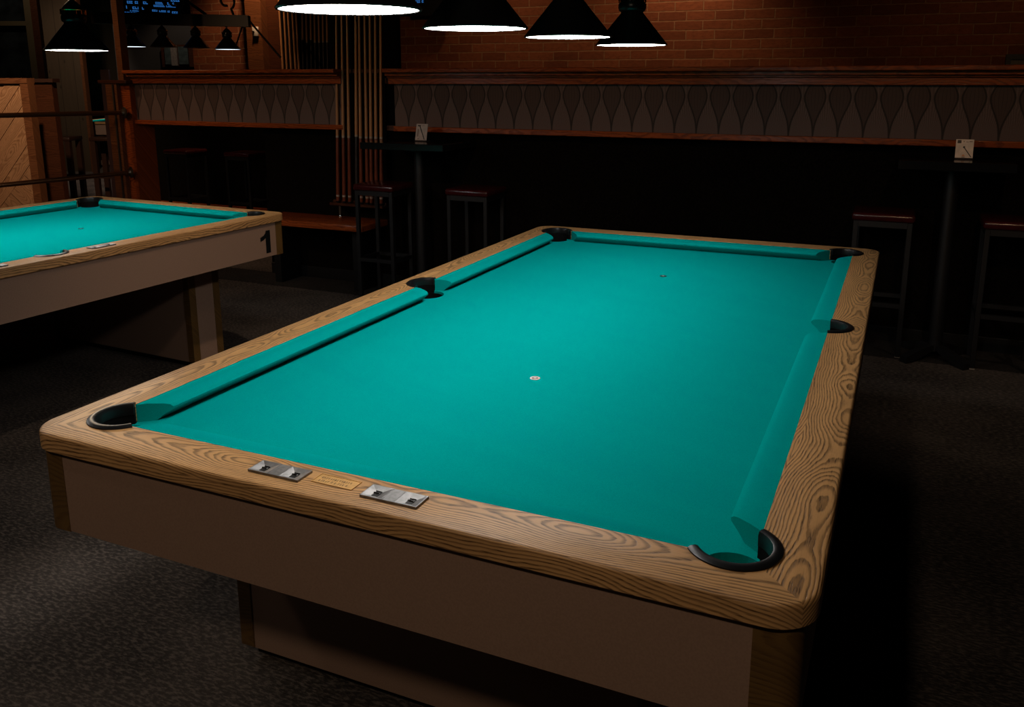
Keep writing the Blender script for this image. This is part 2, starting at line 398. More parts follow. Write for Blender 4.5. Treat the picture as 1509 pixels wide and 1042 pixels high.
def pool_table(name, label):
    t = empty(name, (0, 0, 0), label=label, cat='pool table')
    # slate and playing cloth with the pocket cut-outs
    bp = []
    e = math.degrees(math.acos((HW - PCX) / .050))
    for (cx, cy, base) in ((PCX, -PCY, 0), (PCX, PCY, 90), (-PCX, PCY, 180), (-PCX, -PCY, 270)):
        if base == 0: bp += arc(cx, cy, .050, 270 - e, e, 14) [::1]
        if base == 90:
            s = math.degrees(math.acos((HW - SX) / .058))
            bp += arc(SX, SY, .058, 360 - s, s, 14)
            bp += arc(cx, cy, .050, -e, -270 + e, 14)[::1]
        if base == 180: bp += arc(cx, cy, .050, 90 - e, -180 + e, 14)
        if base == 270:
            s = math.degrees(math.acos((HW - SX) / .058))
            bp += arc(-SX, SY, .058, 180 - s, -180 + s, 14)
            bp += arc(cx, cy, .050, 180 - e, -90 + e, 14)
    MB().prism(bp, .748, ZBED).build('playing_cloth', M['cloth'], t)
    # wooden rails
    for f, s, nm in ((end_rail, -1, 'end_rail'), (end_rail, 1, 'end_rail'), (side_rail, 1, 'side_rail'), (side_rail, -1, 'side_rail')): f(s, nm, t)
    # cushions
    ca = PCX - math.sqrt(PR ** 2 - (HW - PCX) ** 2) - .002; cb = PCY - math.sqrt(PR ** 2 - (HL - PCY) ** 2) - .002
    cushion((-ca, -HL), (ca, -HL), (0, 1), .85, .85, t); cushion((-ca, HL), (ca, HL), (0, -1), .85, .85, t)
    h = math.sqrt(SR ** 2 - (HW - SX) ** 2) - .001
    for s in (-1, 1):
        cushion((s * HW, -cb), (s * HW, SY - h), (-s, 0), .85, .32, t); cushion((s * HW, SY + h), (s * HW, cb), (-s, 0), .32, .85, t)
    # pockets
    sp = AE + 45
    for sx, sy, ang in ((1, -1, -45), (1, 1, 45), (-1, 1, 135), (-1, -1, 225)): horseshoe(sx * PCX, sy * PCY, ang - sp, ang + sp, t)
    horseshoe(SX, SY, -84, 84, t); horseshoe(-SX, SY, 96, 264, t)
    # spots
    for yy, m1, m2 in ((-.576, 'chrome', 'engrave'), (.701, 'black', 'white')):
        sp_ = MB().lathe([(.0135, ZBED), (.0135, ZBED + .0008), (.0, ZBED + .0009)], (.02, yy, 0), 24, True, False).build('table_spot', M['white'] if m1 == 'chrome' else M['black'], t)
        MB().lathe([(.0085, ZBED + .0009), (.0, ZBED + .0013)], (.02, yy, 0), 20, True, False).build('spot_ring', M['ink2'] if m1 == 'chrome' else M['black'], sp_)
        MB().lathe([(.004, ZBED + .0012), (.0, ZBED + .0016)], (.02, yy, 0), 16, True, False).build('spot_centre', M['white'], sp_)
    # apron
    ax, ay, pw = .766, 1.379, .07
    MB().box(-ax + pw, ax - pw, -ay + .001, -ay + .02, .60, .7795).build('apron_panel', M['laminate'], t)
    MB().box(-ax + pw, ax - pw, ay - .02, ay - .001, .60, .7795).build('apron_panel', M['laminate'], t)
    MB().box(ax - .02, ax - .001, -ay + pw, ay - pw, .60, .7795).build('apron_panel', M['laminate'], t)
    MB().box(-ax + .001, -ax + .02, -ay + pw, ay - pw, .60, .7795).build('apron_panel', M['laminate'], t)
    for sx in (-1, 1):
        for sy in (-1, 1):
            oc = (ax - .035, ay - .035)
            out = [(ax - pw, ay)] + arc(*oc, .035, 90, 0, 8) + [(ax, ay - pw), (ax - .02, ay - pw), (ax - .02, ay - .03), (ax - .03, ay - .02), (ax - pw, ay - .02)]
            MB().prism([(sx * x, sy * y) for x, y in out], .598, .7795).build('corner_post', M['strip'], t, True)
    MB().box(-ax + .02, ax - .02, -ay + .02, ay - .02, .615, .7475).build('cabinet_frame', M['black'], t)
    # two pedestals
    for y0, y1 in ((-.93, -.72), (.97, 1.18)):
        px0, px1, w = -.69, .455, .045
        pd = MB().box(px0 + .003, px1 - .003, y0 + .003, y1 - .003, .035, .616).build('pedestal', M['laminate'], t)
        for xx in (px0, px1 - w):
            for yy in (y0, y1 - w): MB().box(xx, xx + w, yy, yy + w, .035, .616, .002, 1).build('corner_strip', M['strip'], pd)
        MB().box(px0 + .03, px1 - .03, y0 + .03, y1 - .03, 0, .036).build('toe_kick', M['black'], pd)
    return t
T0 = pool_table('pool_table', 'bare teal pool table with wide oak rails filling the foreground')
proto = dup(T0)                       # copy before the foreground table gets its fittings
score_counter(T0, -.165, -1.339); score_counter(T0, .080, -1.339); name_plate(T0, -.046, -1.331)

T1 = proto
T1['label'] = 'teal pool table numbered 1 on its apron, at the left'
T1R = R(-2.8)
T1.location = (-3.055, -.138, 0); T1.rotation_euler = (0, 0, T1R)
# big black figure on the apron
one = [(.33, 0), (.60, 0), (.60, 1), (.36, 1), (.33, .90), (.22, .80), (.02, .735), (.02, .56), (.18, .60), (.33, .68)]
mb = MB(); hgt = .122
mb.rings([[(.7652, 1.19 + a * .125, .620 + b * hgt) for a, b in one], [(.7662, 1.19 + a * .125, .620 + b * hgt) for a, b in one]])
tag(mb.build('number_one', M['black'], T1), 'black number 1')
score_counter(T1, .735, .275, pi / 2); score_counter(T1, .735, -.21, pi / 2)

# ================================================================== PENDANT LAMPS
def pendant(name, loc, d, lit, label, cat='lamp', group=None, stem=.12):
    t = empty(name, loc, label=label, cat=cat, group=group)
    r = d / 2; k = r
    MB().lathe([(r * 1.0, 0), (r * 1.012, k * .02), (r * .99, k * .045), (r * .32, k * .86), (r * .30, k * .90), (r * .27, k * .90), (r * .29, k * .84), (r * .955, k * .05), (r * .965, 0), (r * 1.0, 0)], n=56, cap0=False, cap1=False).build('shade', M['shade'], t, True)
    MB().lathe([(r * .962, k * .012), (r * .962, k * .022)], n=48).build('diffuser', lit, t)
    MB().lathe([(r * .30, k * .89), (r * .36, k * .93), (r * .385, k * 1.0), (r * .385, k * 1.10), (r * .35, k * 1.16), (r * .2, k * 1.20)], n=32).build('gallery', M['shade'], t, True)
    g = MB(); n = 14
    for i in range(n):
        a = 2 * pi * i / n; x, y = .372 * r * math.cos(a), .372 * r * math.sin(a)
        g.tube([(x, y, k * 1.155), (x, y, k * 1.30)], r * .018, 6)
    g.lathe([(r * .39, k * 1.285), (r * .40, k * 1.30), (r * .39, k * 1.32), (r * .1, k * 1.33)], n=28)
    g.build('gallery_rods', M['lampbrass'], t, True)
    MB().lathe([(r * .33, k * 1.14), (r * .34, k * 1.28), (r * .30, k * 1.40), (r * .16, k * 1.55), (r * .08, k * 1.62), (r * .06, k * 1.66 + stem)], n=28).build('socket_cup', M['shade'], t, True)
    return t
L0 = [(-.166, -1.057), (-.224, -.41), (-.166, .121), (-.166, .807)]
names = ['nearest and largest black cone lamp, left end of the foreground row', 'second nearest black cone lamp over the foreground table',
         'third black cone lamp of the foreground row, partly over the fourth', 'farthest and smallest black cone lamp of the foreground row, brass rods on top']
LD = .276
BZ = 1.655 + LD / 2 * 1.66 + .12
for (x, y), lb in zip(L0, names): pendant('pendant_lamp', (x, y, 1.655), LD, M['lit'], lb, group='lamps over the foreground table')
L1 = [(-3.0, .654), (-3.05, .05), (-3.10, -.55), (-3.15, -1.15)]
for i, (x, y) in enumerate(L1):
    pendant('pendant_lamp', (x, y, 1.668), .30, M['lit'], 'large black cone lamp with lit rim over the table numbered 1' if i == 0 else 'black cone lamp farther left over the table numbered 1, outside the picture', group='lamps over the table numbered 1')
def lamp_beam(pts, z, label, name='lamp_beam'):
    a, b = Vector((*pts[0], z)), Vector((*pts[1], z)); c = (a + b) / 2
    ang = math.atan2(b.y - a.y, b.x - a.x); l = (b - a).length / 2
    t = empty(name, c, ang, label=label, cat='light fixture')
    MB().box(-l - .15, l + .15, -.03, .03, 0, .05, .004, 1).build('beam', M['darkbrown'], t)
    for sx in (-1, 1):
        MB().tube([(sx * l * .6, 0, .045), (sx * l * .6, 0, 3.2 - z + .01)], .008, 8).build('hanging_rod', M['black'], t, True)
        cv = [(sx * (l + .1) + .05 * math.cos(R(q)) * (1 - q / 900) * sx, 0, .05 + .06 + .05 * math.sin(R(q)) * (1 - q / 900)) for q in range(-90, 300, 20)]
        MB().tube(cv, .007, 8).build('scroll', M['black'], t, True)
    return t
lamp_beam(((-.166, -1.057), (-.166, .807)), BZ - .005, 'dark beam carrying the foreground cone lamps, above the picture')
lamp_beam(((-3.15, -1.15), (-3.0, .654)), 1.668 + .15 * 1.66 + .115, 'dark beam with scroll ends over the table numbered 1')

# far fixture in front of the brick, left
D3 = 8.35
fa, fb = hz(196, 69, D3), hz(336, 73, D3)
zs = 1.524 + (118 - 71) / F * D3 * .97
spots = []
for u, v in ((196, 69), (241, 69.5), (290, 70.5), (336, 73)):
    p = hz(u, v, D3); spots.append(p)
lbl = ['lit black cone lamp at the left end of the far beam, under the screen', 'dark unlit cone lamp second from the left on the far beam',
       'dark unlit cone lamp third from the left on the far beam, before the brick', 'lit black cone lamp at the right end of the far beam, before the brick']
for i, p in enumerate(spots):
    pendant('pendant_lamp', p, .238, M['litcool'] if i in (0, 3) else M['unlit'], lbl[i], group='lamps on the far beam', stem=.06)
a, b = spots[0] + Vector((0, 0, .252)), spots[3] + Vector((0, 0, .252))
c = (a + b) / 2; t = empty('lamp_beam', c, math.atan2(b.y - a.y, b.x - a.x), label='far dark beam with iron scrolls and rods carrying four cone lamps', cat='light fixture')
l = (b - a).length / 2; tilt = (b.z - a.z) / 2
MB().rings([[(-l - .35, y, z - tilt * 1.4) for y, z in ((-.04, -.045), (.04, -.045), (.04, .06), (-.04, .06))], [(l + .22, y, z + tilt * 1.2) for y, z in ((-.04, -.045), (.04, -.045), (.04, .06), (-.04, .06))]]).build('beam', M['darkbrown'], t)
for sx, nm in ((1, 0), (-.03, 1)):
    px = sx * (l + .02)
    cv = [(px + .085 + (.005 + .07 * (1 - q / 500)) * math.cos(R(q)) - .09, 0, .055 + .12 + .075 * math.sin(R(q)) * (1 - q / 620)) for q in range(-60, 300, 15)]
    cv = [(px + .06, 0, .03)] + cv
    MB().tube(cv, .011, 8).build('scroll', M['black'], t, True)
MB().tube([(l - .18, 0, .05), (l - 1.55, 0, 1.06), (l - 1.6, 0, 3.2 - c.z)], .014, 8).build('hanging_rod', M['black'], t, True)
MB().tube([(-l + .1, 0, .05), (-l + .1, 0, 3.2 - c.z)], .014, 8).build('hanging_rod', M['black'], t, True)
MB().tube([(l + .20, 0, .02), (l + .50, -.02, -.34)], .010, 8).build('pull_rod', M['black'], t, True)
MB().tube([(l + .17, 0, .0), (l + .08, -.02, -.24)], .008, 8).build('pull_rod', M['black'], t, True)

# ================================================================== SETTING
ZC = 3.2
MB().box(-13, 4.6, -4.6, 20.5, -.05, 0).build('floor', M['carpet'])['kind'] = 'structure'
MB().box(-5.0, 4.6, 2.53, 2.88, -.01, .004).build('trim_1', M['carpet2'])['kind'] = 'structure'
MB().box(-13, 4.6, -4.6, 20.5, ZC, ZC + .05).build('ceiling', M['ceil'])['kind'] = 'structure'
MB().box(4.5, 4.6, -4.6, 6, 0, ZC).build('wall_right', M['plainwall'])['kind'] = 'structure'
MB().box(-13, 4.6, -4.7, -4.6, 0, ZC).build('wall_front', M['plainwall'])['kind'] = 'structure'
# brick wall at the back
YB = 5.2
xl = aty(283, 60, YB).x
MB().box(xl, 4.6, YB, YB + .2, 0, ZC).build('wall_back', M['brick'])['kind'] = 'structure'
xd = aty(198, 250, 5.0).x
MB().box(xd, -3.0, YB - .20, YB - .001, 0, 1.46).build('wall_dark_panel', M['blackwall'])['kind'] = 'structure'  # dark panel added to keep the opening under the ledge black
MB().box(xd, -3.0, YB - .22, YB - .199, 0, .13).build('baseboard_back', M['redwood'])['kind'] = 'structure'
# half-height partition with ledge, leaf paper and trims
YP = 2.80
def part_section(x0, x1, ret):
    n = []
    o = MB().box(x0, x1, YP, YP + .16, 1.17, 1.56).build('wall_partition', M['paperwall']); o['kind'] = 'structure'
    for nm, y0, z0, z1, bv in (('ledge', YP - .115, 1.575, 1.602, .006), ('moulding', YP - .075, 1.552, 1.575, .004), ('moulding', YP - .05, 1.540, 1.553, .003), ('fascia', YP - .032, 1.497, 1.541, .004), ('lower_trim', YP - .03, 1.168, 1.204, .005)):
        q = MB().box(x0 - (0.03 if ret and nm != 'lower_trim' else 0), x1 + (.0), y0, YP + .17 if nm == 'ledge' else YP + .001, z0, z1, bv, 2).build('trim_' + nm, M['redwood']); q['kind'] = 'structure'
XL0, XL1, XR0, XR1 = -5.0, -2.93, -2.50, 4.5
part_section(XL0, XL1, False); part_section(XR0, XR1, True)
o = MB().box(XL1, XR0, YP + .05, YP + .16, 1.168, 1.602).build('wall_partition', M['board']); o['kind'] = 'structure'
for z0, z1, y0 in ((1.575, 1.602, YP + .02), (1.50, 1.54, YP + .035), (1.168, 1.204, YP + .035)):
    MB().box(XL1, XR0, y0, YP + .06, z0, z1).build('trim_recess', M['darkwood'])['kind'] = 'structure'  # darker wood carries the cast shade over the recessed trim
# black lower wall and its baseboard
MB().box(-3.75, 4.5, 2.875, 2.96, 0, 1.17).build('wall_lower', M['blackwall'])['kind'] = 'structure'
MB().box(-3.75, 4.5, 2.862, 2.876, 0, .09, .003, 1).build('baseboard_lower', M['black'])['kind'] = 'structure'
# end post of the partition
MB().box(-5.10, -5.0, YP - .05, YP + .17, 0, 1.497).build('trim_stile', M['redwood'])['kind'] = 'structure'
MB().box(-5.225, -5.10, YP - .09, YP + .12, 0, 1.497).build('trim_newel', M['postwood'])['kind'] = 'structure'
MB().box(-5.115, -5.055, YP - .05, YP + .02, 1.497, ZC).build('trim_upright', M['postwood'])['kind'] = 'structure'
MB().box(-5.30, -4.98, YP - .10, YP + .17, 1.497, 1.525, .004, 1).build('trim_cap', M['darkwood'])['kind'] = 'structure'
MB().tube([(-5.135, YP - .098, .01), (-5.135, YP - .098, 1.49)], .008, 8).build('trim_conduit', M['flange'], smooth=True)['kind'] = 'structure'

# wood column and wall box
c0, c1 = aty(365, 50, 5.05).x, aty(388, 50, 5.05).x
MB().box(c0, c1, 5.03, YB + .001, 0, ZC).build('trim_column', M['postwood'])['kind'] = 'structure'
MB().box(c1, aty(415, 50, 5.15).x, 5.12, YB + .001, 0, ZC).build('trim_jamb', M['darkwood'])['kind'] = 'structure'
p = aty(376.5, 46.5, 5.02)
th = empty('wall_thermostat', p, label='small white box on the wood column, left of the cues', cat='thermostat')
MB().box(-.035, .035, -.012, .012, -.05, .05, .006, 2).build('case', M['white'], th, True)
MB().lathe([(.013, 0), (.013, .014)], n=16).xf(Matrix.Rotation(pi / 2, 4, 'X')).build('dial', M['ink'], th, loc=(-.018, -.008, -.005))

# ---------------- cues and racks
def cue(name, base, top, rb, rt, label, group, split=.335, dark=False, ferr=True):
    base, top = Vector(base), Vector(top); d = top - base; L = d.length
    t = bpy.data.objects.new(name, None); COL.objects.link(t); t.location = base
    t.rotation_euler = d.to_track_quat('Z', 'Y').to_euler(); tag(t, label, 'cue', group); t.empty_display_size = .05
    j = L * split; rj = rb + (rt - rb) * split
    MB().lathe([(rb, 0.012), (rj, j)], n=12).build('butt', M['cue_dark'] if dark else M['cue_butt'], t, True)
    MB().lathe([(rj, j), (rt, L - .02)], n=12).build('shaft', M['cue_maple'], t, True)
    MB().lathe([(rb * .95, 0), (rb, .004), (rb, .013)], n=12).build('bumper', M['rubber'], t, True)
    MB().lathe([(rj * 1.03, j - .008), (rj * 1.03, j + .006)], n=12).build('joint', M['ringw'], t, True)
    if ferr: MB().lathe([(rb * 1.02, .045), (rb * 1.02, .058)], n=12).build('butt_ring', M['ringw'], t, True)
    MB().lathe([(rt, L - .021), (rt, L - .004), (rt * .7, L)], n=10).build('tip', M['white'], t, True)
    return t
YC = 2.775
xb = [aty(u, 298, YC).x for u in (499.2, 507.5, 516, 524, 532.8, 541.8, 552, 560)]
us = (493.4, 501.4, 509.3, 527.2, 535.2, 542.9, 550.8, 558.6); ub = (496.8, 505.8, 514.2, 531, 540, 546, 553, 560.5)
ordn = ['first', 'second', 'third', 'fourth', 'fifth', 'sixth', 'seventh', 'last']
rk = empty('cue_rack', (aty(528, 320, YC).x, YC, 0), label='dark wooden cue rack with bottom bar standing on the low bench', cat='cue rack')
rx = rk.location.x
zr = aty(528, 302, YC).z
for i, (u0, u1) in enumerate(zip(us, ub)):
    x0 = aty(u1 + 1.6, 300, YC).x; x1 = aty(u0, 26, YC).x
    x1e = x0 + (x1 - x0) * 1.08
    cue('pool_cue', (x0, YC, zr + .009), (x1e, YC + .02, zr + 1.47), .0145, .0068, '%s pool cue from the left in the standing rack on the bench' % ordn[i], 'cues in the standing rack')
hwid = (aty(568, 302, YC).x - aty(490, 302, YC).x) / 2
MB().box(-hwid, hwid, -.03, .03, zr - .012, zr + .008, .004, 1).build('bottom_bar', M['darkwood'], rk)
MB().box(-hwid, hwid, .02, .03, zr + .008, zr + .025).build('bar_lip', M['darkwood'], rk)
MB().box(-hwid, hwid, .058, .071, zr - .02, 2.25).build('back_board', M['board'], rk)
MB().box(-hwid, hwid, -.02, .06, 2.02, 2.04, .003, 1).build('top_bar', M['darkwood'], rk)
MB().box(-hwid, hwid, .025, .06, zr - .012, zr + .006).build('bottom_bracket', M['darkwood'], rk)
# bridge stick
x0 = aty(523.5, 300, YC - .03).x; x1 = aty(518.3, 26, YC - .03).x
br = cue('bridge_stick', (x0, YC - .012, zr + .008), (x0 + (x1 - x0) * 1.05, YC + .02, zr + 1.40), .013, .009, 'darker bridge stick with white joint hanging between the third and fourth cues', None, .36, True, False)
MB().box(-.028, .028, -.003, .003, 1.30, 1.40, .002, 1).build('bridge_head', M['darkwood'], br)
# short foot with chrome ball
ZBN = .51
fx = aty(502, 321, YC - .01).x
MB().tube([(fx - rx, -.01, ZBN + .02), (fx - rx, -.01, zr - .01)], [.012, .010], 10).build('rack_foot', M['flange'], rk, True)
MB().lathe([(.004, ZBN), (.014, ZBN + .006), (.018, ZBN + .018), (.014, ZBN + .03), (.006, ZBN + .036)], (fx - rx, -.01, 0), 16).build('foot_ball', M['chrome'], rk, True)
# bench
bx0, bx1 = -3.60, aty(533, 334, 2.53).x
bn = empty('low_bench', ((bx0 + bx1) / 2, 2.70, 0), label='low glossy red-brown wooden bench under the cue rack', cat='bench')
hb = (bx1 - bx0) / 2
MB().box(-hb, hb, -.17, .172, ZBN - .045, ZBN, .006, 2).build('bench_top', M['redwood'], bn, True)
for xx in (-hb + .12, hb - .12):
    MB().box(xx - .03, xx + .03, -.08, .16, 0, ZBN - .044).build('bench_leg', M['black'], bn)
# back cue board with two groups of cues
bb0, bb1 = aty(415, 50, 5.14).x, aty(585, 50, 5.14).x
rb = empty('wall_cue_rack', ((bb0 + bb1) / 2, 5.14, 0), label='black board cue rack on the back wall behind the partition', cat='cue rack')
hb2 = (bb1 - bb0) / 2
MB().box(-hb2, hb2, .0, .058, 1.0, ZC - .02).build('back_board', M['board'], rb)
MB().box(-hb2, hb2, -.09, .002, 1.30, 1.325).build('bottom_bar', M['board'], rb)
MB().box(-hb2, hb2, -.09, .002, 2.76, 2.78).build('top_bar', M['board'], rb)
YR = 5.085
for i, (ut, ubt) in enumerate(((411.5, 417.3), (418.3, 423.2), (424, 429.5), (430.5, 436), (436, 441))):
    p1, p0 = aty(ut, 12, YR), aty(ubt, 104, YR); d = p0 - p1
    base = p0 + d * ((p0.z - 1.33) / (p1.z - p0.z))
    top = base + (p1 - p0).normalized() * 1.46
    cue('pool_cue', base, top, .015, .007, '%s slim leaning cue from the left on the back wall rack' % ordn[i], 'leaning cues on the back wall', .2)
for i, (ut, ubt) in enumerate(((445.5, 447), (451.3, 453), (457.8, 459), (463.5, 465), (469.5, 471.3), (475.6, 477), (481.5, 483))):
    p1, p0 = aty(ut, 25, YR), aty(ubt, 95, YR); d = p0 - p1
    base = p0 + d * ((p0.z - 1.33) / (p1.z - p0.z))
    top = base + (p1 - p0).normalized() * 1.46
    cue('pool_cue', base, top, .015, .008, '%s dark-butted cue of the upright group on the back wall rack' % ordn[i], 'upright cues on the back wall', .42 if i in (0, 2) else .40, True)

# ---------------- bar stools and high tables
def stool(loc, label, rz=0.0, h=.81, w=.325, dp=.31):
    t = empty('bar_stool', loc, rz, label=label, cat='bar stool', group='oxblood bar stools')
    hx, hy, lg = w / 2, dp / 2, .015
    b = MB(); b.box(-hx, hx, -hy, hy, h - .045, h, .017, 4)
    for v in b.b.verts:
        if v.co.z > h - .01: v.co.z += .006 * (1 - (v.co.x / hx) ** 2) * (1 - (v.co.y / hy) ** 2)
    b.build('seat', M['oxblood'], t, True)
    fr = MB(); zf = h - .045
    fx, fy = hx - .012, hy - .012
    for y in (-fy, fy - .026): fr.box(-fx + .026, fx - .026, y, y + .026, zf - .032, zf)
    for x in (-fx, fx - .026): fr.box(x, x + .026, -fy + .026, fy - .026, zf - .032, zf)
    fr.build('seat_frame', M['frame'], t)
    for sx in (-1, 1):
        for sy in (-1, 1):
            x, y = sx * (fx - .013), sy * (fy - .013)
            lo = MB().box(x - .013, x + .013, y - .013, y + .013, .006, zf, .0015, 1).build('leg', M['frame'], t)
            MB().box(x - .014, x + .014, y - .014, y + .014, 0, .0065).build('foot_glide', M['ringw'] if sy < 0 else M['black'], lo)
    ft = MB()
    for y in (-fy, fy - .024): ft.box(-fx + .026, fx - .026, y, y + .024, .285, .309)
    for x in (-fx, fx - .024): ft.box(x, x + .024, -fy + .026, fy - .026, .285, .309)
    ft.build('foot_rest', M['frame'], t)
    return t
sA = stool((-2.455, 2.55, 0), 'oxblood bar stool in front of the cue rack, left of the middle high table', h=.826, dp=.29)
sB = stool((-1.81, 2.70, 0), 'oxblood bar stool right of the middle high table, behind the oak rail')
def stool_copy(loc, label, rz=0.0): return dup(sB, loc, rz, label)
stool_copy((.765, 2.685, 0), 'oxblood bar stool left of the right-hand high table, behind the far corner pocket')
stool_copy((1.41, 2.64, 0), 'oxblood bar stool cut by the right edge of the picture')
for (u0, v0), (u1, v1), lb in (((237, 222), (276, 222), 'dim bar stool with gold glint on its seat corner, nearest the wooden post'), ((325, 227), (369, 229), 'dim oxblood bar stool under the leaf paper, right of its glinting neighbour')):
    y = 4.25; p, q = aty(u0, v0, y), aty(u1, v1, y)
    stool_copy(((p.x + q.x) / 2, y + .155, 0), lb)

def high_table(cx, cy, w, d, label):
    t = empty('high_table', (cx, cy, 0), label=label, cat='high table', group='black high tables')
    MB().box(-w / 2, w / 2, -d / 2, d / 2, 1.07, 1.115, .003, 1).build('table_top', M['tabletop'], t)
    MB().lathe([(.10, 1.052), (.10, 1.071)], n=24).build('top_plate', M['frame'], t)
    MB().lathe([(.036, .05), (.036, 1.055)], n=20).build('column', M['frame'], t, True)
    for sx in (-1, 1):
        for sy in (-1, 1):
            prof = []
            for s in range(7):
                f = s / 6; r_ = .02 + f * .200; zt = .085 - .05 * f ** 1.6; zb = .06 * (1 - f) ** 1.5
                prof.append((r_, zb, zt))
            dx, dy = sx * .7071, sy * .7071; px_, py_ = -dy * .022, dx * .022
            loops = [[(dx * r_ + px_, dy * r_ + py_, zb), (dx * r_ - px_, dy * r_ - py_, zb), (dx * r_ - px_, dy * r_ - py_, zt), (dx * r_ + px_, dy * r_ + py_, zt)] for r_, zb, zt in prof]
            MB().rings(loops).build('base_foot', M['frame'], t)
    return t
hA = high_table(-2.36, 2.63, .64, .48, 'black high table with a small card, beside the cue rack')
a0 = aty(530, 203.5, 2.39); a1 = aty(652, 206, 2.39); hA.location.x = (a0.x + a1.x) / 2
b0 = aty(1324, 235, 2.39); b1 = aty(1501, 242, 2.39)
hB = high_table((b0.x + b1.x) / 2, 2.63, b1.x - b0.x, .48, 'black high table with a tilted card, at the right between two stools')
def tent_card(u0, u1, v, y, label, variant):
    p, q = aty(u0, v, y), aty(u1, v, y); w = q.x - p.x
    t = empty('table_card', ((p.x + q.x) / 2, y, 1.115), label=label, cat='card', group='cards on the high tables')
    h = w * (1.36 if variant == 0 else 1.25); lean = R(-14)
    rot = (lean, 0, 0)
    MB().box(-w / 2, w / 2, -.002, .002, .008, h).build('card', M['card'], t, rot=rot)
    MB().box(-w / 2 - .001, w / 2 + .001, -.006, .05, 0, .007).build('card_base', M['acrylic'], t)
    MB().box(-w / 2, w / 2, .0025, .0045, .006, h * .97).build('card_back', M['acrylic'], t, rot=rot)
    im = MB()
    if variant == 0:
        im.rings([[(-w * .22, y_, h * .86), (-w * .14, y_, h * .88), (w * .36, y_, .012), (w * .28, y_, .012)] for y_ in (-.0026, -.002)])
        im.box(-w * .36, -w * .10, -.0026, -.002, h * .86, h * .93)
    else:
        im.rings([[(-w * .06, y_, h * .60), (w * .0, y_, h * .61), (w * .43, y_, .012), (w * .37, y_, .012)] for y_ in (-.0026, -.002)])
        im.tube([(-w * .03, -.0027, h * .61), (-w * .03, -.002, h * .61)], .0055, 14)
        im.box(-w * .42, -w * .2, -.0026, -.002, h * .80, h * .96)
    im.build('printed_stripe', M['ink'], t, rot=rot)
    g = MB()
    if variant == 1:
        g.box(-w * .08, -w * .03, -.0026, -.002, h * .86, h * .93); g.box(w * .06, w * .2, -.0026, -.002, h * .86, h * .89); g.box(w * .24, w * .42, -.0026, -.002, h * .87, h * .92)
        g.box(-w * .13, w * .05, -.0026, -.002, h * .09, h * .13)
        MB().rings([[(-w * .13, y_, h * .15), (w * .05, y_, h * .15), (w * .03, y_, h * .21), (-w * .04, y_, h * .25), (-w * .11, y_, h * .21)] for y_ in (-.0026, -.002)]).build('printed_emblem', M['inkor'], t, rot=rot)
    else:
        g.box(-w * .34, -w * .26, -.0026, -.002, h * .28, h * .70); g.box(-w * .3, -w * .16, -.0026, -.002, h * .12, h * .16); g.box(0, w * .3, -.0026, -.002, h * .88, h * .9)
    g.build('printed_marks', M['ink2'], t, rot=rot)
tent_card(611.5, 628, 201, 2.62, 'small pale upright card with a dark diagonal stroke, on the middle high table', 0)
tent_card(1407, 1433.5, 231, 2.60, 'small pale tilted card with an orange emblem, on the right-hand high table', 1)
# dark framed board, right
pf = aty(1483, 80, YB - .03)
fr = empty('wall_frame', (pf.x + .4, YB - .02, pf.z - .25), label='black framed dark board on the brick at the far right', cat='frame')
for bxs in ((-.4, .4, .21, .25), (-.4, .4, -.25, -.21), (-.4, -.365, -.21, .21), (.365, .4, -.21, .21)): pass
mb = MB()
for x0, x1, z0, z1 in ((-.4, .4, .21, .25), (-.4, .4, -.25, -.21), (-.4, -.365, -.21, .21), (.365, .4, -.21, .21)): mb.box(x0, x1, -.03, .02, z0, z1)
mb.build('frame', M['black'], fr)
MB().box(-.37, .37, -.01, .015, -.22, .22).build('panel', M['olive'], fr)

# ---------------- screens
def screen(p0, w, h, yaw, label, seed, texts):
    t = empty('wall_screen', p0, yaw, label=label, cat='screen')
    MB().box(-w / 2, w / 2, 0, .06, 0, h, .004, 1).build('case', M['screen'], t)
    tx = MB(); rr = random.Random(seed)
    for x0, x1, z0, z1 in texts:
        x = x0
        while x < x1:
            ww = (z1 - z0) * rr.uniform(.5, .9); x2 = min(x + ww, x1)
            k = rr.random()
            if k < .85:
                tx.box(x, x2, -.003, .001, z0, z0 + (z1 - z0) * .35); tx.box(x, x + ww * .3, -.003, .001, z0, z1 * 1)
                if k < .6: tx.box(x, x2, -.003, .001, z1 - (z1 - z0) * .3, z1)
            x += ww * 1.25
    if texts: tx.build('screen_text', M['blue'], t)
    return t
DS = 9.0; pxm = DS / F
pc = hz(229, 31.5, DS); W_ = 102 * pxm
def T(u0, u1, v0, v1): return ((u0 - 229) * pxm, (u1 - 229) * pxm, (31.5 - v1) * pxm, (31.5 - v0) * pxm)
tv = screen(pc, W_, .72, YAW, 'black wall screen with rows of blue text, top left', 2,
       [T(192, 211, 0, 2.5), T(192, 221, 5, 8.5), T(186, 191, 11.5, 15.5), T(196, 218, 12.5, 16), T(195, 211, 17.5, 19), T(187, 204, 20, 21.5),
        T(233, 252, 0, 1.5), T(254, 266, 0, 3.5), T(232, 258, 5, 8), T(229, 260, 9, 11.5), T(224, 233, 15.5, 18), T(236, 251, 16, 18.5), T(254, 262, 17, 20.5), T(227, 239, 24.5, 26), T(254, 262, 27, 28)])
tv.rotation_euler = (R(8), R(2.2), YAW)
MB().tube([(0, .05, .5), (0, .12, ZC - pc.z + .02)], .02, 8).build('ceiling_mount', M['black'], tv)
ys = 5.03; q0 = aty(590, 23, ys); q1 = aty(661, 23, ys)
sw = (q1.x - q0.x); uu = sw / 71
